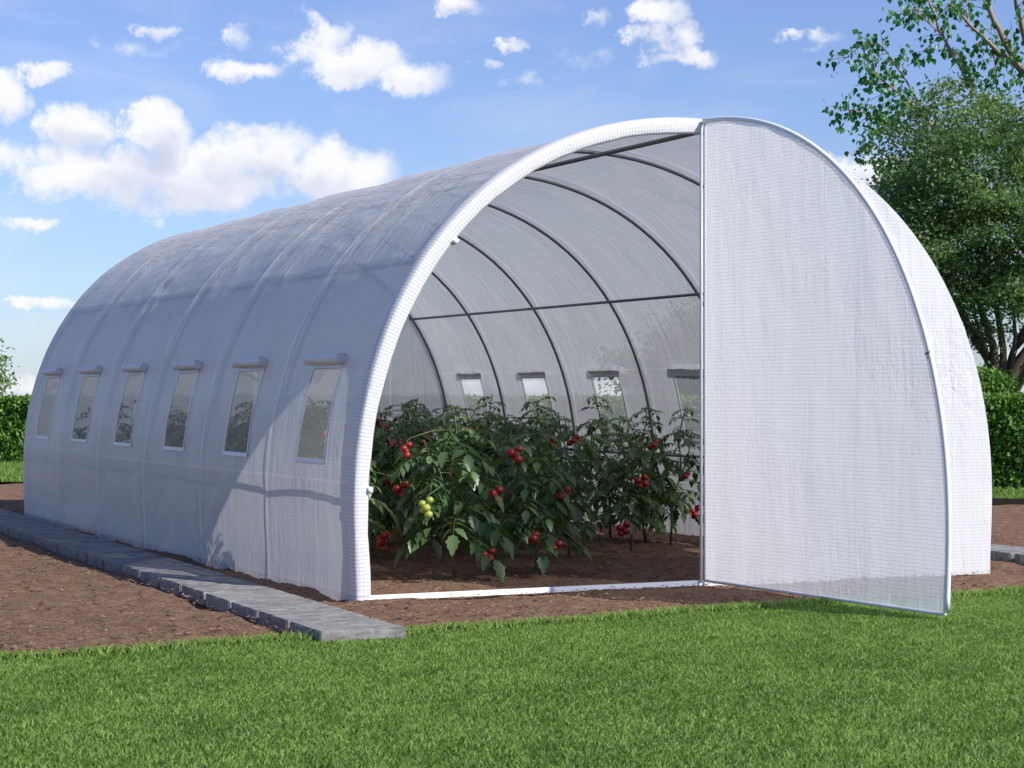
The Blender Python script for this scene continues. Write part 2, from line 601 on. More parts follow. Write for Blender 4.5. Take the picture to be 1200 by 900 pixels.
g = MB()
S = 900
g.add([(-S, -S, -0.06), (S, -S, -0.06), (S, S, -0.06), (-S, S, -0.06)], [(0, 1, 2, 3)])
tag(g.build('ground', M['lawn_base']), kind='structure')

# soil bed
xs = np.unique(np.concatenate([np.linspace(-9, -3.4, 50), np.linspace(-3.4, 2.4, 330), np.linspace(2.4, 8.6, 60)]))
tt = np.linspace(0, 1, 330) ** 2.1
X, T = np.meshgrid(xs, tt, indexing='ij')
YF, YB = y_front(X), y_back(X)
YB = np.maximum(YB, YF + 0.6)
Y = YF + (YB - YF) * T
Z = np.zeros_like(X)
ph = rng.uniform(0, 6.28, (90, 2))
fr = rng.normal(0, 1, (90, 2))
for i in range(90):
    k = 6 + 60 * (i / 90) ** 1.6
    d = fr[i] / np.hypot(*fr[i]) * k
    Z += np.sin(X * d[0] + Y * d[1] + ph[i, 0]) * (0.016 / k)
dist = np.hypot(X + 4.46, Y + 7.46)
jit = rng.normal(0, 0.0018, X.shape) * (dist < 13)
Z = Z * 0.8 + jit - 0.013
Z -= 0.014 * np.exp(-((X + 2.17 - 0.026 * (Y + 1.2)) / 0.07) ** 2) + 0.008 * np.exp(-((X + 1.64) / 0.05) ** 2) * (Y > 0)
Z -= 0.004 * np.exp(-((Y - 0.0) / 0.05) ** 2)
Z *= np.clip((T / 0.004), 0, 1) * 0.7 + 0.3
V = np.stack([X, Y, Z], -1).reshape(-1, 3)
nx, ny = X.shape
idx = np.arange(nx * ny).reshape(nx, ny)
Q = np.stack([idx[:-1, :-1], idx[1:, :-1], idx[1:, 1:], idx[:-1, 1:]], -1).reshape(-1, 4)
o = link(bpy.data.objects.new('soil_bed', np_mesh('soil_bed', V, [Q], M['soil'], smooth=True)))
tag(o, kind='structure')

# loose crumbs and bark-like bits on the soil
nC = 48000
cx_ = rng.uniform(-4.4, 3.2, nC * 3)
cy_ = rng.uniform(0, 1, nC * 3) ** 1.7 * 9.0 - 1.3
keep = (np.abs(cy_ - 0.01) > 0.045) & (cy_ > y_front(cx_) + 0.01) & (cy_ < y_back(cx_) - 0.1)
cx_, cy_ = cx_[keep][:nC], cy_[keep][:nC]
n = len(cx_)
ang = rng.normal(-0.35, 0.7, n)
L = 0.003 + 0.011 * rng.uniform(0, 1, n) ** 2.2
Wd = L * rng.uniform(0.2, 0.6, n)
ux, uy = np.cos(ang), np.sin(ang)
tl = rng.uniform(-0.35, 0.35, n)
base = np.stack([cx_, cy_, rng.uniform(-0.007, 0.002, n)], 1)
A = np.stack([ux * L, uy * L, tl * L], 1)
B = np.stack([-uy * Wd, ux * Wd, rng.uniform(-0.4, 0.4, n) * Wd], 1)
U = np.array([[0, 0, 1.0]]) * (Wd * 0.5)[:, None]
V = np.stack([base - A, base - B, base + A, base + B, base + U], 1).reshape(-1, 3)
b = np.arange(n)[:, None] * 5
Tt = np.concatenate([b + np.array([[i, (i + 1) % 4, 4]]) for i in range(4)])
o = link(bpy.data.objects.new('soil_crumbs', np_mesh('soil_crumbs', V, [Tt], M['chips'], tint=np.repeat(rng.uniform(0, 1, n) ** 1.5, 5))))
tag(o, 'loose brown crumbs and bark bits strewn over the bare soil', 'soil crumbs', kind='stuff')

# front lawn sheet
xs = np.concatenate([np.linspace(-12, -4, 20), np.linspace(-4, 2.5, 120), np.linspace(2.6, 12, 20)])
X, T = np.meshgrid(xs, np.linspace(0, 1, 60) ** 2, indexing='ij')
Y = y_front(X) + 0.02 - T * (y_front(X) + 14)
V = np.stack([X, Y, -0.018 + 0 * X], -1).reshape(-1, 3)
nx, ny = X.shape
idx = np.arange(nx * ny).reshape(nx, ny)
Q = np.stack([idx[:-1, :-1], idx[:-1, 1:], idx[1:, 1:], idx[1:, :-1]], -1).reshape(-1, 4)
tag(link(bpy.data.objects.new('lawn', np_mesh('lawn', V, [Q], M['lawn_base']))), kind='structure')

# back lawn strip between soil and hedge
g = MB()
e0, e1 = Vector((-6.0, y_back(-6.0), 0.002)), Vector((9.0, y_back(9.0), 0.002))
q0, q1 = Vector((-6.0, 27.0, 0.002)), Vector((16, -1.0, 0.002))
g.add([e0, e1, e1 + Vector((9, 9, 0)), e0 + Vector((9, 9, 0))], [(0, 1, 2, 3)])
tag(g.build('back_lawn', M['lawn_base']), kind='structure')


def blades(name, pts, h, w, lean, tintv, label):
    n = len(pts)
    a = rng.uniform(0, 2 * math.pi, n)
    hh = h * rng.uniform(0.55, 1.25, n)
    ww = w * rng.uniform(0.6, 1.3, n)
    s_ = np.stack([np.cos(a) * ww, np.sin(a) * ww, 0 * a], 1)
    la = rng.uniform(0, 2 * math.pi, n)
    lm = hh * rng.uniform(0.2, 1.7, n)
    lv = np.stack([np.cos(la) * lm + lean[0] * hh, np.sin(la) * lm + lean[1] * hh, 0 * a], 1)
    up = np.array([[0, 0, 1.0]]) * hh[:, None]
    midp = pts + up * 0.6 + lv * 0.35
    tip = pts + up * 0.95 + lv
    V = np.stack([pts - s_, pts + s_, midp + s_ * 0.8, midp - s_ * 0.8, tip], 1).reshape(-1, 3)
    b = np.arange(n)[:, None] * 5
    o = link(bpy.data.objects.new(name, np_mesh(name, V, [b + np.array([[0, 1, 2, 3]]), b + np.array([[3, 2, 4]])], M['grass'], tint=np.repeat(tintv, 5))))
    return tag(o, label, 'grass', kind='stuff')


def sample_front(n, x0, x1, dmax, p=1.0):
    x = rng.uniform(x0, x1, n)
    y = y_front(x) - dmax * rng.uniform(0, 1, n) ** p
    return x, y


x1_, y1_ = sample_front(760000, -5.4, 1.9, 4.2)
# only where the lawn is near the view
rel = np.stack([x1_ - CAM.x, y1_ - CAM.y], 1)
dz = rel @ np.array([FWD.x, FWD.y])
dx = rel @ np.array([RGT.x, RGT.y])
k = (dz > 3.6) & (np.abs(dx) < dz * 0.254 + 0.5)
x1_, y1_ = x1_[k], y1_[k]
lowf = np.zeros(len(x1_))
for i in range(40):
    kk = 2.0 * 1.11 ** i
    th_ = rng.normal(0.45, 0.45) + math.pi / 2
    lowf += np.sin((x1_ * math.cos(th_) + y1_ * math.sin(th_)) * kk + rng.uniform(0, 6.28) + 2.0 * np.sin((x1_ * math.sin(th_) - y1_ * math.cos(th_)) * kk * 0.45 + i)) * 0.22
tv = np.clip(rng.normal(0.5, 0.33, len(x1_)) + lowf * 0.17, 0, 1)
blades('grass', np.stack([x1_, y1_, -0.018 + 0 * x1_], 1), 0.0125, 0.0016, (0.3, -0.1), tv, 'short bright green grass of the front lawn')
xe = rng.uniform(-5, 2.2, 9000)
ye = y_front(xe) + rng.normal(0, 0.02, 9000)
blades('grass_edge', np.stack([xe, ye, -0.012 + 0 * xe], 1), 0.027, 0.002, (0.2, 0.3), rng.uniform(0.2, 1, 9000), 'ragged grass tips along the edge between lawn and soil')
# back strip blades
n = 90000
u_ = rng.uniform(0, 1, n)
xb = -2.5 + 11 * u_
w_ = rng.uniform(0, 1, n)
pt = np.stack([xb + w_ * 1.6, y_back(xb) + w_ * 4.6, 0 * xb + 0.002], 1)
blades('back_grass', pt, 0.05, 0.005, (0, 0), np.clip(rng.normal(0.45, 0.25, n), 0, 1), 'short grass strip between the far soil and the hedge')

# dark board edging where the far soil meets the grass
g = MB()
pts = [Vector((x, y_back(x) - 0.015, 0.018)) for x in np.linspace(2.5, 8.6, 12)]
for a_, b_ in zip(pts[:-1], pts[1:]):
    d = (b_ - a_)
    g.box((a_ + b_) / 2, (d.length, 0.03, 0.045), Matrix.Rotation(math.atan2(d.y, d.x), 3, 'Z'))
tag(g.build('lawn_edging', simple('edging_board', (0.035, 0.03, 0.025), 0.9, var=0.3), smooth=False), 'dark low edging board between far soil and grass strip', 'edging')

# ------------------------------------------------------------------ slabs
SLW, SLL, SLT = 0.305, 0.362, 0.055


def slab_mesh(seed):
    rs = random.Random(seed)
    bm = bmesh.new()
    bmesh.ops.create_cube(bm, size=1)
    bmesh.ops.scale(bm, vec=(SLW, SLL - 0.026, SLT), verts=bm.verts)
    bmesh.ops.bevel(bm, geom=bm.edges[:], offset=0.004, segments=2, affect='EDGES')
    bmesh.ops.subdivide_edges(bm, edges=[e for e in bm.edges if e.calc_length() > 0.2], cuts=9, use_grid_fill=True)
    for v in bm.verts:
        v.co += Vector((rs.uniform(-1, 1), rs.uniform(-1, 1), rs.uniform(-1, 1))) * 0.0011
    me = bpy.data.meshes.new('paving_slab')
    bm.to_mesh(me)
    bm.free()
    me.materials.append(M['slab'])
    return me


slabs = [slab_mesh(i) for i in range(4)]
ORD = ['first', 'second', 'third', 'fourth', 'fifth', 'sixth', 'seventh', 'eighth', 'ninth', 'tenth', 'eleventh', 'twelfth',
       'thirteenth', 'fourteenth', 'fifteenth', 'sixteenth', 'seventeenth', 'eighteenth', 'nineteenth', 'twentieth',
       'twenty-first', 'twenty-second', 'twenty-third', 'twenty-fourth']
for i in range(22):
    y = -1.19 + SLL * (i + 0.5)
    o = link(bpy.data.objects.new('paving_slab', slabs[i % 4]))
    o.location = (-2.165 + SLW / 2 + 0.026 * (y + 1.2), y, 0.021 - SLT / 2 + random.uniform(-0.0008, 0.0008))
    o.rotation_euler = (random.uniform(-0.002, 0.002), random.uniform(-0.002, 0.002), -0.026 + random.uniform(-0.003, 0.003) + (math.pi if i % 3 == 1 else 0))
    if i == 0:
        lb = 'grey paving slab at the lawn end of the path left of the tunnel'
    else:
        lb = '%s grey paving slab, counted from the lawn, beside the left tunnel wall' % ORD[i]
    tag(o, lb, 'paving slab', 'grey slabs of the garden path beside the tunnel')
for i in range(14):
    y = -0.14 + SLL * (i + 0.5)
    o = link(bpy.data.objects.new('paving_slab', slabs[(i + 1) % 4]))
    o.location = (1.86 + SLW / 2, y, 0.045 - SLT / 2)
    o.rotation_euler = (0, 0, random.uniform(-0.006, 0.006))
    tag(o, 'grey paving slab of the path seen past the right side of the tunnel', 'paving slab', 'grey slabs on the right side of the tunnel')

# ================================================================== tunnel geometry
P_ = np.array([(0, 2.0), (.3, 1.967), (.59, 1.882), (.939, 1.697), (1.146, 1.512), (1.255, 1.36), (1.352, 1.206), (1.449, .972),
               (1.513, .784), (1.55, .456), (1.555, .25), (1.545, 0.0)])
P_[:, 0] *= 1.575 / 1.55
XC = -0.02
LEN = 6.16
_th = np.arctan2(P_[:, 1], P_[:, 0])
_cf = np.polyfit((np.pi / 2 - _th) ** 2, np.hypot(P_[:, 0], P_[:, 1]), 6)
_phi = np.linspace(-np.pi / 2, np.pi / 2, 2001)
_r = np.polyval(_cf, _phi ** 2)
AX, AZ = _r * np.sin(_phi), _r * np.cos(_phi)
AZ[0] = AZ[-1] = 0
_ds = np.hypot(np.diff(AX), np.diff(AZ))
AS = np.concatenate([[0], np.cumsum(_ds)])
STOT = AS[-1]
_tx, _tz = np.gradient(AX, AS), np.gradient(AZ, AS)


def arch(s, off=0.0):
    """point and outward normal of the arch at arc length s (0 = left foot), off metres inward"""
    x, z = np.interp(s, AS, AX), np.interp(s, AS, AZ)
    tx, tz = np.interp(s, AS, _tx), np.interp(s, AS, _tz)
    l_ = np.hypot(tx, tz)
    nx_, nz_ = -tz / l_, tx / l_
    return x + XC - nx_ * off, z - nz_ * off, nx_, nz_


def s_at_z(z, side):
    half = len(AS) // 2
    if side < 0:
        return float(np.interp(z, AZ[:half], AS[:half]))
    return STOT - s_at_z(z, -1)


HOOPS = [0.03 + 1.025 * k for k in range(6)] + [LEN - 0.02]
WINC = [0.545 + 1.022 * k for k in range(6)]
WHY = 0.18
WZ0, WZ1 = 0.53, 0.925
PUR = [(s_at_z(0.45, -1)), (s_at_z(1.385, -1)), STOT / 2 + 0.05, (s_at_z(1.385, 1)), (s_at_z(0.45, 1))]


def cover_off(s, y):
    """inward offset of the cloth: it hangs slack between the hoops and is creased by noise"""
    d = min(abs(y - h) for h in HOOPS)
    sag = 0.0055 * (1 - math.exp(-(d / 0.035) ** 1.3)) + 0.007 * (1 - math.exp(-(d / 0.25) ** 2))
    edge = min(s, STOT - s)
    sag *= min(1, edge / 0.15)
    dp = min(abs(s - q) for q in PUR)
    sag -= 0.0012 * math.exp(-(dp / 0.02) ** 2)
    n1 = mnoise.noise(Vector((s * 1.1, y * 3.3, 2.0)))
    n2 = mnoise.noise(Vector((s * 5 + y * 2.2, y * 9 - s * 1.5, 7.0)))
    top = math.exp(-((s - STOT * 0.42) / 0.9) ** 2)
    n3 = mnoise.noise(Vector((s * 14, y * 1.6 + s * 2, 11.0)))
    n4 = mnoise.noise(Vector((s * 16 + y * 3 + n1 * 3, y * 3.0, 5.0))) * max(0.0, mnoise.noise(Vector((s * 1.4, y * 1.1, 21.0))) + 0.25)
    return sag + 0.006 * n4 * min(1, d / 0.08) + 0.006 * n1 + 0.0035 * n2 * min(1, edge / 0.2) + 0.004 * n3 * top * (1 if d > 0.06 else d / 0.06)


tent = empty('polytunnel', (XC, 0, 0))
tag(tent, 'long white arched polytunnel with netted windows and one door half open', 'greenhouse')


def tp(x, y, z):
    return (x - XC, y, z)


# --- cover with window openings
s_lines = set(np.round(np.arange(0, STOT, 0.024), 4)) | {round(STOT, 4)}
wins = {}
for side in (-1, 1):
    a_, b_ = s_at_z(WZ0, side), s_at_z(WZ1, side)
    wins[side] = (min(a_, b_), max(a_, b_))
    for q in (a_, b_):
        s_lines = {v for v in s_lines if abs(v - q) > 0.014} | {round(q, 4)}
for q in PUR:
    s_lines = {v for v in s_lines if abs(v - q) > 0.008} | {round(q, 4), round(q - 0.018, 4), round(q + 0.018, 4)}
y_lines = set(np.round(np.arange(0.05, LEN, 0.042), 4)) | {LEN}
for c0 in WINC:
    for q in (c0 - WHY, c0 + WHY):
        y_lines = {v for v in y_lines if abs(v - q) > 0.016} | {round(q, 4)}
for h in HOOPS[1:-1]:
    y_lines = {v for v in y_lines if abs(v - h) > 0.045} | {round(h + k, 4) for k in (-.04, -.022, -.01, 0, .01, .022, .04)}
s_lines, y_lines = sorted(s_lines), sorted(y_lines)
# front hem: the cloth turns round the first hoop and inward
prof = [(0.0, 0.05, 0.0)]
for k in range(1, 7):
    a_ = math.pi / 2 * k / 6
    prof.append((0.05 * (1 - math.sin(a_)), 0, 0))
g = MB()
ns, ny = len(s_lines), len(y_lines)
vs, uvs = [], []
for y in y_lines:
    for s in s_lines:
        x, z, _, _ = arch(s, cover_off(s, y) if y > 0.06 else 0.0)
        z = max(z, -0.03) if s not in (s_lines[0], s_lines[-1]) else -0.03
        vs.append(tp(x, y, z))
        uvs.append((y, s))
fs = []
for j in range(ny - 1):
    yc = (y_lines[j] + y_lines[j + 1]) / 2
    inw = any(abs(yc - c0) < WHY for c0 in WINC)
    for i in range(ns - 1):
        sc_ = (s_lines[i] + s_lines[i + 1]) / 2
        if inw and any(a_ < sc_ < b_ for a_, b_ in wins.values()):
            continue
        fs.append((j * ns + i, (j + 1) * ns + i, (j + 1) * ns + i + 1, j * ns + i + 1))
g.add(vs, fs, uvs)
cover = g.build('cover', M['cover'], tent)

# --- hem band round the front hoop
g = MB()
sec = []                                      # (inward offset, y, running length)
run = 0
for k in range(7):
    a_ = math.pi / 2 * k / 6
    sec.append((0.020 * (1 - math.cos(a_)) - 0.002, 0.05 - 0.049 * math.sin(a_)))
sec += [(0.034, 0.0), (0.048, 0.0008), (0.060, 0.002), (0.0685, 0.006), (0.072, 0.016), (0.070, 0.032)]
sl = np.linspace(0, STOT, 260)
vs, uvs = [], []
for s in sl:
    run = 0
    pv = None
    wob = 0.004 * mnoise.noise(Vector((s * 6, 0, 0))) + 0.002 * mnoise.noise(Vector((s * 22, 3, 0)))
    for q, (of, y) in enumerate(sec):
        x, z, _, _ = arch(s, of + (wob if q > 4 else 0))
        if pv:
            run += math.hypot(of - pv[0], y - pv[1])
        pv = (of, y)
        vs.append(tp(x, y, z if 0 < s < STOT else -0.03))
        uvs.append((run, s))
m_n = len(sec)
fs = [(i * m_n + j, i * m_n + j + 1, (i + 1) * m_n + j + 1, (i + 1) * m_n + j) for i in range(len(sl) - 1) for j in range(m_n - 1)]
g.add(vs, fs, uvs)
# small clips gripping the hem
g.build('front_hem', M['band'], tent)
for s in (s_at_z(1.475, -1), s_at_z(0.43, -1)):
    g2 = MB()
    x, z, nx_, nz_ = arch(s, 0.072)
    g2.box(tp(x, 0.012, z), (0.024, 0.04, 0.02), Matrix.Rotation(math.atan2(nx_, nz_), 3, 'Y'))
    g2.build('clip', M['white_tube'], tent)

# --- hoops and rails
for k, h in enumerate(HOOPS):
    g = MB()
    pts = []
    for s in np.linspace(0, STOT, 70):
        x, z, _, _ = arch(s, 0.034 if 0 < k else 0.042)
        pts.append(tp(x, h if k else 0.045, z))
    g.tube(pts, 0.0088, 8)
    g.build('hoop', M['steel'], tent)
for q in PUR:
    x, z, _, _ = arch(q, 0.052)
    g = MB()
    g.tube([tp(x, 0.05, z), tp(x, LEN * 0.5, z), tp(x, LEN - 0.03, z)], 0.0085 if q != PUR[2] else 0.011, 8)
    g.build('rail', M['steel'], tent)
g = MB()
xl, xr = arch(0)[0] + 0.045, 0.02
g.box(tp((xl + xr) / 2, 0.012, -0.004), (xr - xl, 0.012, 0.022))
g.build('threshold_bar', M['white_tube'], tent, smooth=False)

# --- back wall
def half_T(z):
    half = len(AS) // 2
    return float(np.interp(z, AZ[:half], -AX[:half]))


zmax = 1.985


def sheet(xa, xb, place, nz=46, nxx=40, amp=0.004, seed=0.0, top=zmax, z0=0.0):
    """cloth sheet bounded by xa(z)..xb(z)"""
    vs, uvs = [], []
    zs = [z0 + (top - z0) * (1 - (1 - k / nz) ** 1.7) for k in range(nz + 1)]
    for z in zs:
        a_, b_ = xa(z), xb(z)
        for i in range(nxx + 1):
            u = a_ + (b_ - a_) * i / nxx
            w_ = amp * (mnoise.noise(Vector((u * 7, z * 1.3, seed))) + 0.6 * mnoise.noise(Vector((u * 15 + z * 2, z * 5, seed + 5))))
            w_ *= min(1, i / 3, (nxx - i) / 3)
            vs.append(place(u, z, w_))
            uvs.append((u, z))
    k = nxx + 1
    fs = [(j * k + i, j * k + i + 1, (j + 1) * k + i + 1, (j + 1) * k + i) for j in range(nz) for i in range(nxx)]
    return vs, fs, uvs


g = MB()
vs, fs, uvs = sheet(lambda z: -half_T(z) + XC + .004, lambda z: half_T(z) + XC - .004, lambda u, z, w_: tp(u, LEN - 0.004 + w_, z), nxx=70)
g.add(vs, fs, uvs)
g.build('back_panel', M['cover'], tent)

# --- closed right half of the front
g = MB()
vs, fs, uvs = sheet(lambda z: 0.012, lambda z: max(0.02, half_T(z) + XC - 0.006), lambda u, z, w_: tp(u, -0.006 + w_, z), nxx=44, amp=0.007, seed=3, nz=60, z0=-0.022)
g.add(vs, fs, uvs)
g.build('closed_door_panel', M['panel'], tent)

# --- hinge post
g = MB()
g.tube([tp(0.0, 0.004, 0.0), tp(0.0, 0.004, 1.0), tp(0, 0.004, 1.965)], 0.006, 10)
g.build('door_post', M['white_tube'], tent)

# --- open left half, swung out about the post
TH = 1.506
DV = Vector((math.cos(TH), -math.sin(TH), 0))
DN = Vector((math.sin(TH), math.cos(TH), 0))
HX, HY = 0.004, -0.016
KD = 1.55 / 1.575


def dp_(t_, z, w_=0.0):
    return tp(HX + DV.x * t_ + DN.x * w_, HY + DV.y * t_ + DN.y * w_, z)


def leaf_T(z):
    return half_T(min(z + 0.018, 1.999)) * KD


g = MB()
vs, fs, uvs = sheet(lambda z: 0.006, lambda z: max(0.012, leaf_T(z) - 0.008), lambda u, z, w_: dp_(u, z, w_), nxx=48, nz=60, amp=0.005, seed=9, top=1.972, z0=0.012)
g.add(vs, fs, uvs)
door = g.build('door_leaf', M['leaf_panel'], tent)
door['label'] = 'open white door leaf swung out towards the lawn'
g = MB()
pts = []
hh = len(AS) // 2
for s in np.linspace(0, AS[hh], 70):
    x = -np.interp(s, AS, AX) * KD
    z = np.interp(s, AS, AZ) - 0.018
    if z >= 0.004:
        pts.append(dp_(x - 0.006, z))
g.tube(pts, 0.0105, 10)
g.build('curved_frame', M['white_tube'], door)
g = MB()
g.tube([dp_(0.004, 0.004), dp_(0.004, 1.0), dp_(0.004, 1.978)], 0.0055, 8)
g.tube([dp_(0.004, 0.008), dp_(0.8, 0.008), dp_(1.53, 0.008)], 0.006, 8)
g.build('straight_frame', M['white_tube'], door)
g = MB()
a_ = s_at_z(0.975, -1)
px_, pz_ = -np.interp(a_, AS, AX) * KD - 0.006, 0.957
g.tube([dp_(px_ - 0.012, pz_ - 0.004, -0.012), dp_(px_, pz_, -0.016), dp_(px_ + 0.012, pz_ + 0.006, -0.010)], 0.003, 6)
g.tube([dp_(px_, pz_, -0.014), dp_(px_ + 0.002, pz_ - 0.022, -0.012)], 0.002, 6)
g.build('tie', M['tie'], door)

# --- windows
for side in (-1, 1):
    sa, sb = wins[side]
    for wi, c0 in enumerate(WINC):
        # frame strips lie on the cover, a few millimetres proud
        fr_ = MB()
        fw = 0.013
        ya, yb = c0 - WHY, c0 + WHY
        lo, hi = (sa, sb)

        def P3(s, y, of):
            x, z, _, _ = arch(s, cover_off(s, y) + of)
            return tp(x, y, z)

        def strip(s0, s1, y0, y1, n, along):
            for sgn in (-0.005, 0.003):
                vs = []
                for k in range(n + 1):
                    f_ = k / n
                    if along == 's':
                        s = s0 + (s1 - s0) * f_
                        vs += [P3(s, y0, sgn), P3(s, y1, sgn)]
                    else:
                        y = y0 + (y1 - y0) * f_
                        vs += [P3(s0, y, sgn), P3(s1, y, sgn)]
                fr_.add(vs, [(2 * k, 2 * k + 1, 2 * k + 3, 2 * k + 2) for k in range(n)])
        strip(lo, hi, ya - fw / 2, ya + fw / 2, 12, 's')
        strip(lo, hi, yb - fw / 2, yb + fw / 2, 12, 's')
        bot = lo if side < 0 else hi
        topw = hi if side < 0 else lo
        strip(bot - fw * 0.7, bot + fw * 0.7, ya - fw / 2, yb + fw / 2, 8, 'y')
        strip(topw - fw * 0.5, topw + fw * 0.5, ya - fw / 2, yb + fw / 2, 8, 'y')
        w_o = fr_.build('window', M['trim'], tent)
        nt = MB()
        vs, uvs = [], []
        for k in range(9):
            for j in range(7):
                s = lo + (hi - lo) * k / 8
                y = ya + (yb - ya) * j / 6
                vs.append(P3(s, y, 0.0005))
                uvs.append((y, s))
        nt.add(vs, [(k * 7 + j, k * 7 + j + 1, (k + 1) * 7 + j + 1, (k + 1) * 7 + j) for k in range(8) for j in range(6)], uvs)
        nt.build('netting', M['net'], w_o)
        # rolled-up flap above: a wound cylinder with its spiral end
        rl = MB()
        st_ = topw + (0.028 if side < 0 else -0.028)
        cx0, cz0, nx_, nz_ = arch(st_, -0.014)
        n_, rr0 = 14, 0.023
        segs = 12
        ring = []
        y0_, y1_ = c0 - 0.205, c0 + 0.205
        for k in range(segs + 1):
            y = y0_ + (y1_ - y0_) * k / segs
            bl = 1 - 0.10 * math.exp(-((k / segs - 0.22) / 0.05) ** 2) - 0.10 * math.exp(-((k / segs - 0.78) / 0.05) ** 2)
            for j in range(n_):
                a_ = 2 * math.pi * j / n_
                rq = rr0 * bl * (1 + 0.05 * math.sin(3 * a_ + k * 0.5 + wi) + 0.04 * random.uniform(-1, 1))
                ring.append(tp(cx0 + math.cos(a_) * rq, y, cz0 + math.sin(a_) * rq))
        rf = [(k * n_ + j, k * n_ + (j + 1) % n_, (k + 1) * n_ + (j + 1) % n_, (k + 1) * n_ + j) for k in range(segs) for j in range(n_)]
        rl.add(ring, rf)
        for y, sg in ((y0_, 1), (y1_, -1)):
            rl.add([tp(cx0 + math.cos(2 * math.pi * j / n_) * rr0 * .96, y + sg * 0.004, cz0 + math.sin(2 * math.pi * j / n_) * rr0 * .96) for j in range(n_)], [tuple(range(n_))])
            sp_ = [tp(cx0 + math.cos(a_) * rr0 * a_ / 14, y - sg * 0.001, cz0 + math.sin(a_) * rr0 * a_ / 14) for a_ in np.linspace(1, 13, 30)]
            rl.tube(sp_, 0.0014, 5)
        rl.build('rolled_flap', M['roll'], w_o)
        for fr2 in (0.22, 0.78):
            tie = MB()
            y = y0_ + (y1_ - y0_) * fr2
            tie.tube([tp(cx0 + math.cos(a_) * rr0 * 0.98, y, cz0 + math.sin(a_) * rr0 * 0.98) for a_ in np.linspace(0, 2 * math.pi, 15)], 0.003, 5, cap=False)
            tie.build('strap', M['trim'], w_o)

# ================================================================== tomato plants
def leaflet(mb, base, d, up, L, w, tint, droop=0.5):
    """a serrated, folded, drooping leaflet"""
    side = d.cross(up).normalized()
    n = 8
    prof_w = [0.10, 0.62, 0.88, 1.0, 0.92, 0.72, 0.52, 0.30, 0.0]
    vs = []
    p = base.copy()
    dd = d.copy()
    for k in range(n + 1):
        f_ = k / n
        ww = w * prof_w[k]
        tooth = 1.14 if k % 2 else 0.84
        sag_ = up * (0.22 * ww)
        vs += [p + side * ww * tooth + sag_ - dd * 0.0, p, p - side * ww * tooth + sag_]
        p = p + dd * (L / n)
        dd = (dd + Vector((0, 0, -droop / n))).normalized()
    fs = []
    for k in range(n):
        a = 3 * k
        fs += [(a, a + 1, a + 4, a + 3), (a + 1, a + 2, a + 5, a + 4)]
    t_ = [tint * (0.8 + 0.2 * (i % 3 == 1)) for i in range(len(vs))]
    mb.add(vs, fs, tint=t_)


def compound(mb, stem_mb, base, az, el, L, rs, scale=1.0):
    """one tomato leaf: curved petiole with paired leaflets"""
    d = Vector((math.cos(az) * math.cos(el), math.sin(az) * math.cos(el), math.sin(el)))
    pts = [base.copy()]
    p = base.copy()
    n = 6
    dirs = [d.copy()]
    for k in range(n):
        d = (d + Vector((0, 0, -0.17 - 0.05 * rs.random()))).normalized()
        p = p + d * (L / n)
        pts.append(p.copy())
        dirs.append(d.copy())
    stem_mb.tube(pts, [0.0028 * scale * (1 - 0.6 * k / n) for k in range(n + 1)], 4, cap=False)
    tint = min(1, max(0, rs.gauss(0.45, 0.25)))
    for k in (2, 3, 4, 5):
        sz = L * (0.25 + 0.13 * rs.random()) * (1.1 if k > 2 else 0.7)
        for sgn in (-1, 1):
            dr = dirs[k]
            side = dr.cross(Vector((0, 0, 1))).normalized() * sgn
            dl = (dr * 0.55 + side + Vector((0, 0, rs.uniform(-0.55, 0.1)))).normalized()
            upv = (Vector((0, 0, 1)) + Vector((rs.uniform(-.5, .5), rs.uniform(-.5, .5), 0))).normalized()
            leaflet(mb, pts[k] + dl * 0.006, dl, (upv - dl * upv.dot(dl)).normalized(), sz, sz * 0.235, min(1, max(0, tint + rs.uniform(-.2, .2))), rs.uniform(0.3, 1.2))
    dr = (dirs[-1] + Vector((0, 0, -0.2))).normalized()
    leaflet(mb, pts[-1], dr, (Vector((0, 0, 1)) - dr * dr.z).normalized(), L * 0.40, L * 0.11, tint, 0.8)


def truss(root, base, rs, green=False, n=4, scale=1.0):
    st_ = MB()
    d = Vector((rs.uniform(-1, 1), rs.uniform(-1, 1), 0)).normalized()
    end = base + d * 0.03 + Vector((0, 0, -0.055))
    st_.tube([Vector((0, 0, base.z + 0.03)), base * 0.5 + Vector((0, 0, base.z * 0.5 + 0.028)), base], [0.003, 0.0025, 0.0022], 5)
    st_.tube([base, base + d * 0.022 + Vector((0, 0, -0.012)), end], [0.0022, 0.002, 0.0015], 5)
    tr = st_.build('fruit_truss', M['tomato_stem'], root)
    tr['label'] = 'cluster of unripe green tomatoes' if green else 'cluster of ripe red tomatoes'
    for k in range(n):
        b_ = MB()
        a = 2 * math.pi * k / n + rs.uniform(-.4, .4)
        r_ = rs.uniform(0.014, 0.021) * scale
        c = base + d * 0.026 + Vector((math.cos(a) * r_ * 0.98, math.sin(a) * r_ * 0.98, -0.03 - 0.02 * (k % 2) - 0.008 * k))
        b_.ball(c, r_, 12, 9, 0.88, 0)
        for q in range(5):
            aa = 2 * math.pi * q / 5
            b_.add([c + Vector((0, 0, r_ * 0.9)), c + Vector((math.cos(aa) * 0.012, math.sin(aa) * 0.012, r_ * 0.80)), c + Vector((math.cos(aa + .4) * 0.004, math.sin(aa + .4) * 0.004, r_ * 0.93))], [(0, 1, 2)], mi=1)
        b_.build('tomato', [M['tomato_green'] if green else M['tomato_red'], M['tomato_stem']], tr)
    return tr


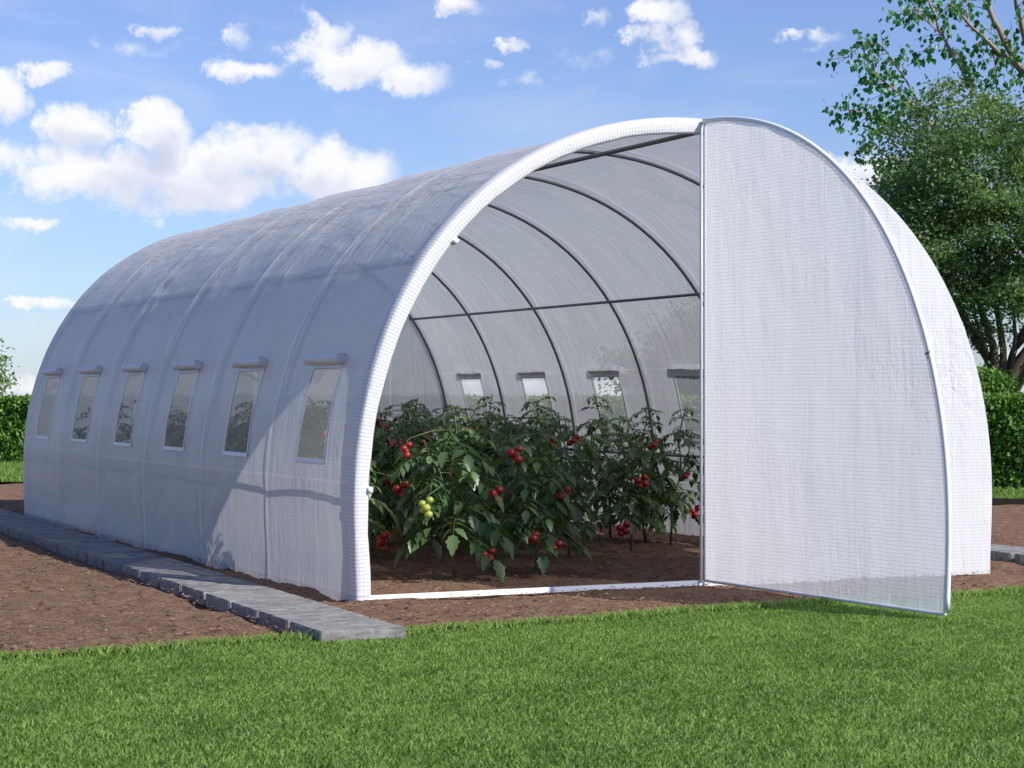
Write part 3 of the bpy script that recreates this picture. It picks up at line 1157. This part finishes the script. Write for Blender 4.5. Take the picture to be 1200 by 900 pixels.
def tomato_plant(seed, height, spread, nleaf, low=0.24, trusses=(), loc=(0, 0, 0)):
    rs = random.Random(seed)
    root = empty('tomato_plant', loc)
    stem, fol = MB(), MB()
    pts = [Vector((0, 0, -0.01))]
    lean = Vector((rs.uniform(-.06, .06), rs.uniform(-.06, .06), 0))
    for k in range(1, 9):
        pts.append(Vector((math.sin(k * 1.3 + seed) * 0.014, math.cos(k * 1.7 + seed) * 0.014, height * k / 8)) + lean * k / 8)
    stem.tube(pts, [0.0075 * (1 - 0.08 * k) for k in range(9)], 7)
    for side_i in range(3):                                          # side shoots
        k0 = rs.randint(1, 4)
        a = rs.uniform(0, 6.28)
        sh = [pts[k0], pts[k0] + Vector((math.cos(a) * spread * .25, math.sin(a) * spread * .25, height * .12)), pts[k0] + Vector((math.cos(a) * spread * .42, math.sin(a) * spread * .42, height * .32))]
        stem.tube(sh, [0.005, 0.004, 0.002], 5)
        for q in range(5):
            b_ = sh[1].lerp(sh[2], q / 4)
            compound(fol, stem, b_, a + rs.uniform(-1.8, 1.8), rs.uniform(-0.2, 0.6), spread * rs.uniform(.4, .7), rs)
    nleaf = int(nleaf * 1.45)
    for k in range(nleaf):
        f_ = low + (1 - low) * (k + rs.random()) / nleaf
        zi = f_ * 8
        i0 = min(7, int(zi))
        b_ = pts[i0].lerp(pts[i0 + 1], zi - i0)
        az = k * 2.4 + rs.uniform(-.5, .5)
        L = spread * (0.62 if f_ > 0.85 else 1.0) * rs.uniform(.65, 1.1) * (1.05 - 0.45 * f_)
        compound(fol, stem, b_, az, 0.15 + 0.8 * f_ * rs.random(), L, rs)
    stem.build('stem', M['tomato_stem'], root)
    fol.build('foliage', M['tomato_leaf'], root)
    for (dx_, dy_, z_, gr_, n_) in trusses:
        truss(root, Vector((dx_, dy_, z_)), rs, gr_, n_)
    return root


def copy_tree(o, parent=None):
    c = o.copy()
    link(c, parent)
    for ch in o.children:
        copy_tree(ch, c)
    return c


TG = 'tomato plants growing inside the tunnel'
# hero plants seen through the open door, each with its own fruit
def fr_(loc, px, py, y, green=False, n_=4):
    """where a truss hangs on the plant at loc, from its direction and its distance into the tunnel"""
    d = at(px, py, 1.0) - CAM
    p = CAM + d * ((y - CAM.y) / d.y)
    return (p.x - loc[0], p.y - loc[1], p.z + 0.045, green, n_)


L1, L2, L3, L4, L5, L6 = (-0.84, 0.72, 0), (-0.40, 0.80, 0), (0.10, 1.45, 0), (0.62, 1.75, 0), (1.06, 2.10, 0), (-1.16, 1.25, 0)
hero = [
    (11, 0.74, .30, 36, L1, [fr_(L1, 567, 650, .50, n_=5), fr_(L1, 506, 590, .42, True, 6), fr_(L1, 588, 578, .55, n_=4), fr_(L1, 482, 525, .55, n_=4)],
     'big leafy tomato plant nearest the left jamb, with green and red fruit'),
    (12, 0.66, .27, 30, L2, [fr_(L2, 599, 530, .60), fr_(L2, 620, 630, .60, n_=3), fr_(L2, 655, 641, .62, n_=3), fr_(L2, 664, 578, .60, n_=2)],
     'second tomato plant from the left in the front row, bare stem showing below'),
    (13, 0.72, .25, 24, L3, [fr_(L3, 736, 618, 1.22, n_=5), fr_(L3, 667, 516, 1.25, n_=3)],
     'tomato plant in the middle, low red cluster above open soil'),
    (14, 0.70, .24, 20, L4, [fr_(L4, 771, 521, 1.55, n_=3), fr_(L4, 757, 563, 1.55, n_=5)],
     'thin dark tomato plant against the grey right wall with high red fruit'),
    (15, 0.74, .26, 22, L5, [fr_(L5, 808, 558, 1.90, n_=3)],
     'tomato plant beside the door post under the nearest right window'),
    (16, 0.70, .27, 30, L6, [fr_(L6, 450, 630, 1.0, n_=6), fr_(L6, 468, 572, 1.02, n_=4)],
     'tomato plant right behind the left jamb with low hanging red cluster'),
]
protos = []
for sd_, h_, sp_, nl_, loc, tr_, lb in hero:
    pl = tomato_plant(sd_, h_, sp_, nl_, trusses=tr_, loc=loc)
    tag(pl, lb, 'tomato plant', TG)
    protos.append(pl)
k = 0
for row, xr_ in enumerate((-1.12, -0.62, -0.12, 0.42, 1.02)):
    for j in range(9):
        y = 1.75 + 0.50 * j + 0.1 * math.sin(row * 2 + j)
        if xr_ > 0 and y < 2.15:
            continue
        src = protos[(k * 5 + row) % 6]
        k += 1
        c = copy_tree(src)
        c.location = (xr_ + random.uniform(-.08, .08), y, 0)
        c.rotation_euler = (0, 0, random.uniform(0, 6.28))
        sc_ = random.uniform(0.97, 1.1)
        c.scale = (sc_, sc_, sc_)
        tag(c, 'tomato plant crowded among the others further back in the tunnel', 'tomato plant', 'tomato plants of the rear rows')

# ================================================================== hedge
def leaf_cloud(P, size, flat=0.0, droop=0.0, aspect=0.5):
    n = len(P)
    a = rng.normal(0, 1, (n, 3))
    a[:, 2] = a[:, 2] * (1 - flat) - droop
    a /= np.linalg.norm(a, axis=1)[:, None]
    b = rng.normal(0, 1, (n, 3))
    b[:, 2] *= (1 - flat)
    b -= a * (a * b).sum(1)[:, None]
    b /= np.linalg.norm(b, axis=1)[:, None]
    c = np.cross(a, b)
    L = size * rng.uniform(0.6, 1.25, n)[:, None]
    V = np.stack([P, P + a * L * .4 + b * L * aspect * .5 + c * L * .06, P + a * L, P + a * L * .4 - b * L * aspect * .5 + c * L * .06], 1).reshape(-1, 3)
    q = np.arange(n)[:, None] * 4 + np.array([[0, 1, 2, 3]])
    return V, q


def make_hedge(p0, p1, HH, HT, n, lsize, label):
    p0, p1 = Vector((p0.x, p0.y, 0)), Vector((p1.x, p1.y, 0))
    hd = (p1 - p0).normalized()
    hn = Vector((-hd.y, hd.x, 0))
    if hn.dot(CAM - p0) > 0:
        hn = -hn
    ln = (p1 - p0).length
    hedge = empty('hedge', p0)
    tag(hedge, label, 'hedge')
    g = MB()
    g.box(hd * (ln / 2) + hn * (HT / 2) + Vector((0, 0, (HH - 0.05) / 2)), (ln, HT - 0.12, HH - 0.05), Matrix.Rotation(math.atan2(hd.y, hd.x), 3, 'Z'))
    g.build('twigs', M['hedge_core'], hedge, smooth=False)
    s = rng.uniform(-0.05, ln + 0.05, n)
    face = rng.uniform(0, 1, n)
    zt = rng.uniform(0.0, HH, n)
    dp2 = rng.uniform(-0.04, 0.08, n)
    top = face > 0.75
    zt = np.where(top, HH + rng.normal(-0.015, 0.018, n), zt)
    dd = np.where(top, rng.uniform(0, HT, n), dp2 + 0.03 * np.sin(s * 5 + zt * 7))
    P = s[:, None] * np.array(hd)[None] + dd[:, None] * np.array(hn)[None]
    P[:, 2] = np.maximum(zt, 0.01)
    V, q = leaf_cloud(P, lsize, 0.0, 0.0, 0.6)
    tn = np.clip(rng.normal(0.4, 0.27, n), 0, 1)
    link(bpy.data.objects.new('foliage', np_mesh('hedge_foliage', V, [q], M['hedge'], tint=np.repeat(tn, 4))), hedge)


make_hedge(at(-190, 500, 23.2), at(985, 500, 23.6), 0.76, 0.7, 75000, 0.055, 'long clipped green hedge behind the far end of the tunnel')
make_hedge(at(985, 500, 16.8), at(1420, 500, 16.4), 0.782, 0.6, 42000, 0.045, 'clipped green hedge right of the tunnel, below the leafy tree')


# ================================================================== trees
def limbs(mb, p, d, L, r, depth, rs, tips, spread=0.55, up=0.12, mids=None):
    pts = [p.copy()]
    n = 5
    for k in range(n):
        d = (d + Vector((rs.gauss(0, .12), rs.gauss(0, .12), rs.gauss(0, .08) + up * 0.3))).normalized()
        p = p + d * (L / n)
        pts.append(p.copy())
        if mids is not None and depth <= 2:
            mids.append(p.copy())
    mb.tube(pts, [r * (1 - 0.42 * k / n) for k in range(n + 1)], 7 if depth > 2 else 5, cap=False)
    if depth == 0:
        tips.append(p)
        return
    for k in range(rs.choice((2, 3)) if depth > 1 else 3):
        ax = d.orthogonal().normalized()
        ax.rotate(Matrix.Rotation(rs.uniform(0, 6.28), 3, d))
        nd = (d + ax * rs.uniform(spread * .6, spread * 1.3)).normalized()
        limbs(mb, p, nd, L * rs.uniform(.6, .82), r * 0.58, depth - 1, rs, tips, spread, up, mids)


def crown_tree(name, label, base, h_trunk, r_trunk, centre, radii, nclump, per, leaf, lmat, bmat, seed, flat=0.3, clump=0.33, open_low=None, extra=()):
    rs = random.Random(seed)
    root = empty(name, base)
    tag(root, label, 'tree')
    mb = MB()
    tips, mids = [], []
    tr = [Vector((0, 0, -0.1)), Vector((0.02, 0.01, h_trunk * 0.5)), Vector((0, 0.03, h_trunk))]
    mb.tube(tr, [r_trunk * 1.25, r_trunk, r_trunk * .85], 12, cap=False)
    for k in range(5):
        a = 2 * math.pi * k / 5 + rs.uniform(-.4, .4)
        limbs(mb, Vector((0, 0.03, h_trunk * (0.90 + .02 * k))), Vector((math.cos(a) * .5, math.sin(a) * .5, 1)).normalized(), centre[2] * 0.36, r_trunk * .5, 3, rs, tips, .5, .12, mids)
    for pl_ in extra:
        q_ = [at(*p) - base for p in pl_[0]]
        mb.tube(q_, [pl_[1] * (1 - 0.6 * i / (len(q_) - 1)) for i in range(len(q_))], 7, cap=False)
    mb.build('trunk', bmat, root)
    C, Rr = np.array(centre), np.array(radii)
    pts, tints = [], []
    for k in range(nclump):
        v = rng.normal(0, 1, 3)
        v /= np.linalg.norm(v)
        rad = rng.uniform(0.25, 1.0) ** 0.5 * (1 + 0.13 * math.sin(v[0] * 5 + seed) + 0.12 * math.sin(v[2] * 7 + v[1] * 4))
        c = C + v * Rr * rad
        if open_low is not None and c[2] < open_low + 0.4 * math.sin(c[0] * 2.6 + c[1] * 1.9) and rng.uniform() < 0.72:
            continue
        if tips and rng.uniform() < 0.25:
            c = np.array(tips[rng.integers(len(tips))]) * 1.0
            if (((c - C) / Rr) ** 2).sum() > 1.15:
                c = C + v * Rr * rad
        sz = clump * rng.uniform(.6, 1.25)
        m_c = int(per * rng.uniform(.6, 1.3))
        q = rng.normal(0, 1, (m_c, 3)) * np.array([sz, sz, sz * .5]) * .62
        pts.append(c + q)
        tints.append(np.clip(rng.normal(0, .2, m_c) + rng.uniform(0.25, 0.7), 0, 1))
    P = np.concatenate(pts)
    tn = np.concatenate(tints)
    V, q = leaf_cloud(P, leaf, flat, 0.2, 0.5)
    link(bpy.data.objects.new('crown', np_mesh('crown', V, [q], lmat, tint=np.repeat(tn, 4))), root)
    return root


bp_ = at(1172, 490, 27)
bp_.z = 0
cc = at(1158, 262, 27) - bp_
crown_tree('leafy_tree', 'dense round leafed green tree behind the hedge right of the tunnel', bp_, 0.42, 0.16,
           tuple(cc), (1.75, 1.6, 1.62), 380, 250, 0.072, M['dense_leaf'], M['bark'], 3, 0.35, 0.30, open_low=1.8, extra=[
    ([(1170, 462, 27), (1158, 420, 27), (1136, 385, 26.8), (1120, 345, 26.6), (1112, 300, 26.5)], 0.075),
    ([(1170, 462, 27), (1164, 405, 26.8), (1150, 365, 26.7), (1146, 310, 26.6)], 0.07),
    ([(1160, 425, 27), (1150, 395, 26.5), (1128, 372, 26.3), (1108, 362, 26.2)], 0.035),
    ([(1174, 460, 27), (1176, 410, 26.8), (1168, 360, 26.7), (1164, 310, 26.6)], 0.06),
    ([(1176, 462, 27), (1192, 425, 26.9), (1215, 395, 26.8), (1236, 340, 26.8)], 0.085),
    ([(1184, 440, 27), (1190, 395, 26.7), (1186, 345, 26.6)], 0.04),
    ([(1156, 410, 26.9), (1142, 370, 26.6), (1140, 335, 26.5), (1128, 300, 26.5)], 0.03)])
bp_ = at(848, 480, 30)
bp_.z = 0
crown_tree('low_tree', 'low bushy tree hidden behind the tunnel, showing through its cloth and nearest right window', bp_, 0.5, 0.10,
           (0, 0, 1.15), (1.75, 1.2, 0.95), 160, 200, 0.09, M['dense_leaf'], M['bark'], 8, 0.3, 0.34)
bp_ = at(-74, 480, 34)
bp_.z = 0
cc = at(-74, 430, 34) - bp_
crown_tree('small_tree', 'small pale green tree at the far left edge above the hedge', bp_, 0.5, 0.07,
           tuple(cc), (0.95, 0.9, 0.72), 150, 200, 0.09, M['dense_leaf'], M['bark'], 5, 0.2, 0.28)

# sparse poplar whose branches sweep in from the right
root_p = at(1262, 480, 31)
root_p.z = 0
pop = empty('poplar_tree', root_p)
tag(pop, 'airy tree with long bare-looking branches and sparse hanging leaves, top right', 'tree')
mb = MB()
rs = random.Random(21)
LP, LT = [], []


def pw(px, py, dz_=0.0):
    return at(px, py, 31 + dz_) - root_p


def branch(pixs, r0, r1, twigs, tw_len=(0.35, 0.8), leaves=9, dzs=(0, 0)):
    P0 = [pw(x, y, dzs[0] + (dzs[1] - dzs[0]) * i / (len(pixs) - 1)) for i, (x, y) in enumerate(pixs)]
    pts = []
    for i in range(len(P0) - 1):
        for k in range(4):
            f_ = k / 4
            pts.append(P0[i].lerp(P0[i + 1], f_) + Vector((rs.gauss(0, .012), rs.gauss(0, .012), rs.gauss(0, .012))))
    pts.append(P0[-1])
    n_ = len(pts)
    mb.tube(pts, [r0 + (r1 - r0) * i / (n_ - 1) for i in range(n_)], 7, cap=False)
    for k in range(twigs):
        f_ = 0.15 + 0.85 * (k + rs.random()) / twigs
        i = min(n_ - 2, int(f_ * (n_ - 1)))
        d = (pts[i + 1] - pts[i]).normalized()
        ax = d.orthogonal().normalized()
        ax.rotate(Matrix.Rotation(rs.uniform(0, 6.28), 3, d))
        td = (d * 0.7 + ax * 0.9).normalized()
        L_ = rs.uniform(*tw_len)
        tw = [pts[i].copy()]
        for q_ in range(5):
            td = (td + Vector((rs.gauss(0, .12), rs.gauss(0, .12), -0.10))).normalized()
            tw.append(tw[-1] + td * L_ / 5)
        mb.tube(tw, [0.010, 0.008, 0.006, 0.005, 0.004, 0.003], 4, cap=False)
        for q_ in range(int(leaves * 1.4)):
            f2 = 0.15 + 0.85 * rs.random()
            j = min(4, int(f2 * 5))
            LP.append(tw[j].lerp(tw[j + 1], f2 * 5 - j) + Vector((rs.gauss(0, .085), rs.gauss(0, .085), rs.gauss(-.03, .085))))


trunkp = [(1262, 486), (1258, 380), (1250, 300), (1240, 210), (1235, 120), (1225, 30), (1222, -60)]
mb.tube([pw(x, y) - Vector((0, 0, 0.0)) for x, y in trunkp], [.19, .16, .14, .12, .09, .06, .03], 10, cap=False)
branch([(1240, 215), (1215, 110), (1188, 68), (1165, 25), (1148, -25)], .075, .03, 14, (0.4, 0.8), 5)
branch([(1246, 250), (1205, 86), (1170, 60), (1140, 32), (1115, 5)], .05, .018, 14, (0.3, 0.7), 8, (0, -.5))
branch([(1236, 130), (1206, 62), (1194, 20), (1186, -20)], .06, .025, 9, (0.3, 0.7), 6, (0, -1))
branch([(1225, 330), (1180, 165), (1144, 108), (1125, 78), (1104, 42), (1090, 5), (1085, -20)], .045, .012, 26, (0.35, 0.85), 11, (0, .6))
branch([(1225, 380), (1150, 220), (1094, 150), (1068, 120), (1042, 100), (1020, 84)], .04, .009, 28, (0.35, 0.8), 11, (0, -.5))
branch([(1160, 300), (1075, 210), (1044, 185), (1020, 172), (1008, 165)], .022, .006, 11, (0.25, 0.5), 8, (0, -.8))
branch([(1120, 200), (1062, 148), (1030, 138), (1000, 130), (985, 128)], .022, .006, 13, (0.25, 0.5), 8, (0, .5))
branch([(1094, 150), (1060, 90), (1035, 55), (1015, 50), (985, 72)], .018, .005, 12, (0.25, 0.5), 8, (0, .9))
branch([(1104, 42), (1080, 20), (1070, 5), (1058, -15)], .012, .006, 8, (0.3, 0.6), 9, (0, .4))
branch([(1085, 190), (1072, 215), (1050, 225), (1030, 240)], .012, .005, 9, (0.2, 0.4), 8)
branch([(1168, 130), (1166, 60), (1166, 40)], .012, .008, 4, (0.2, 0.4), 6)
mb.build('trunk', M['pale_bark'], pop)
P = np.array([list(v) for v in LP])
n = len(P)
a = rng.normal(0, .55, (n, 3))
a[:, 2] = -1
a /= np.linalg.norm(a, axis=1)[:, None]
b = rng.normal(0, 1, (n, 3))
b -= a * (a * b).sum(1)[:, None]
b /= np.linalg.norm(b, axis=1)[:, None]
L = rng.uniform(0.07, 0.125, n)[:, None]
cz = np.cross(a, b)
V = np.stack([P, P + a * L * .12 + b * L * .28 + cz * L * .1, P + a * L * .38 + b * L * .42 + cz * L * .12, P + a * L, P + a * L * .38 - b * L * .42 + cz * L * .12,
              P + a * L * .12 - b * L * .28 + cz * L * .1, P + a * L * .35], 1).reshape(-1, 3)
b7 = np.arange(n)[:, None] * 7
tri = np.concatenate([b7 + np.array([[0, 1, 6]]), b7 + np.array([[1, 2, 6]]), b7 + np.array([[2, 3, 6]]), b7 + np.array([[3, 4, 6]]), b7 + np.array([[4, 5, 6]]), b7 + np.array([[5, 0, 6]])])
link(bpy.data.objects.new('crown', np_mesh('poplar_crown', V, [tri], M['poplar_leaf'], tint=np.repeat(rng.uniform(0, 1, n), 7))), pop)

# shrub under the leafy tree, just above the hedge beside the tunnel
bp_ = at(1150, 480, 24)
bp_.z = 0
crown_tree('shrub', 'dark green shrub between the hedge and the leafy tree trunk', bp_, 0.3, 0.05,
           (0, 0, 0.78), (0.24, 0.3, 0.28), 45, 130, 0.07, M['hedge'], M['bark'], 12, 0.2, 0.16)
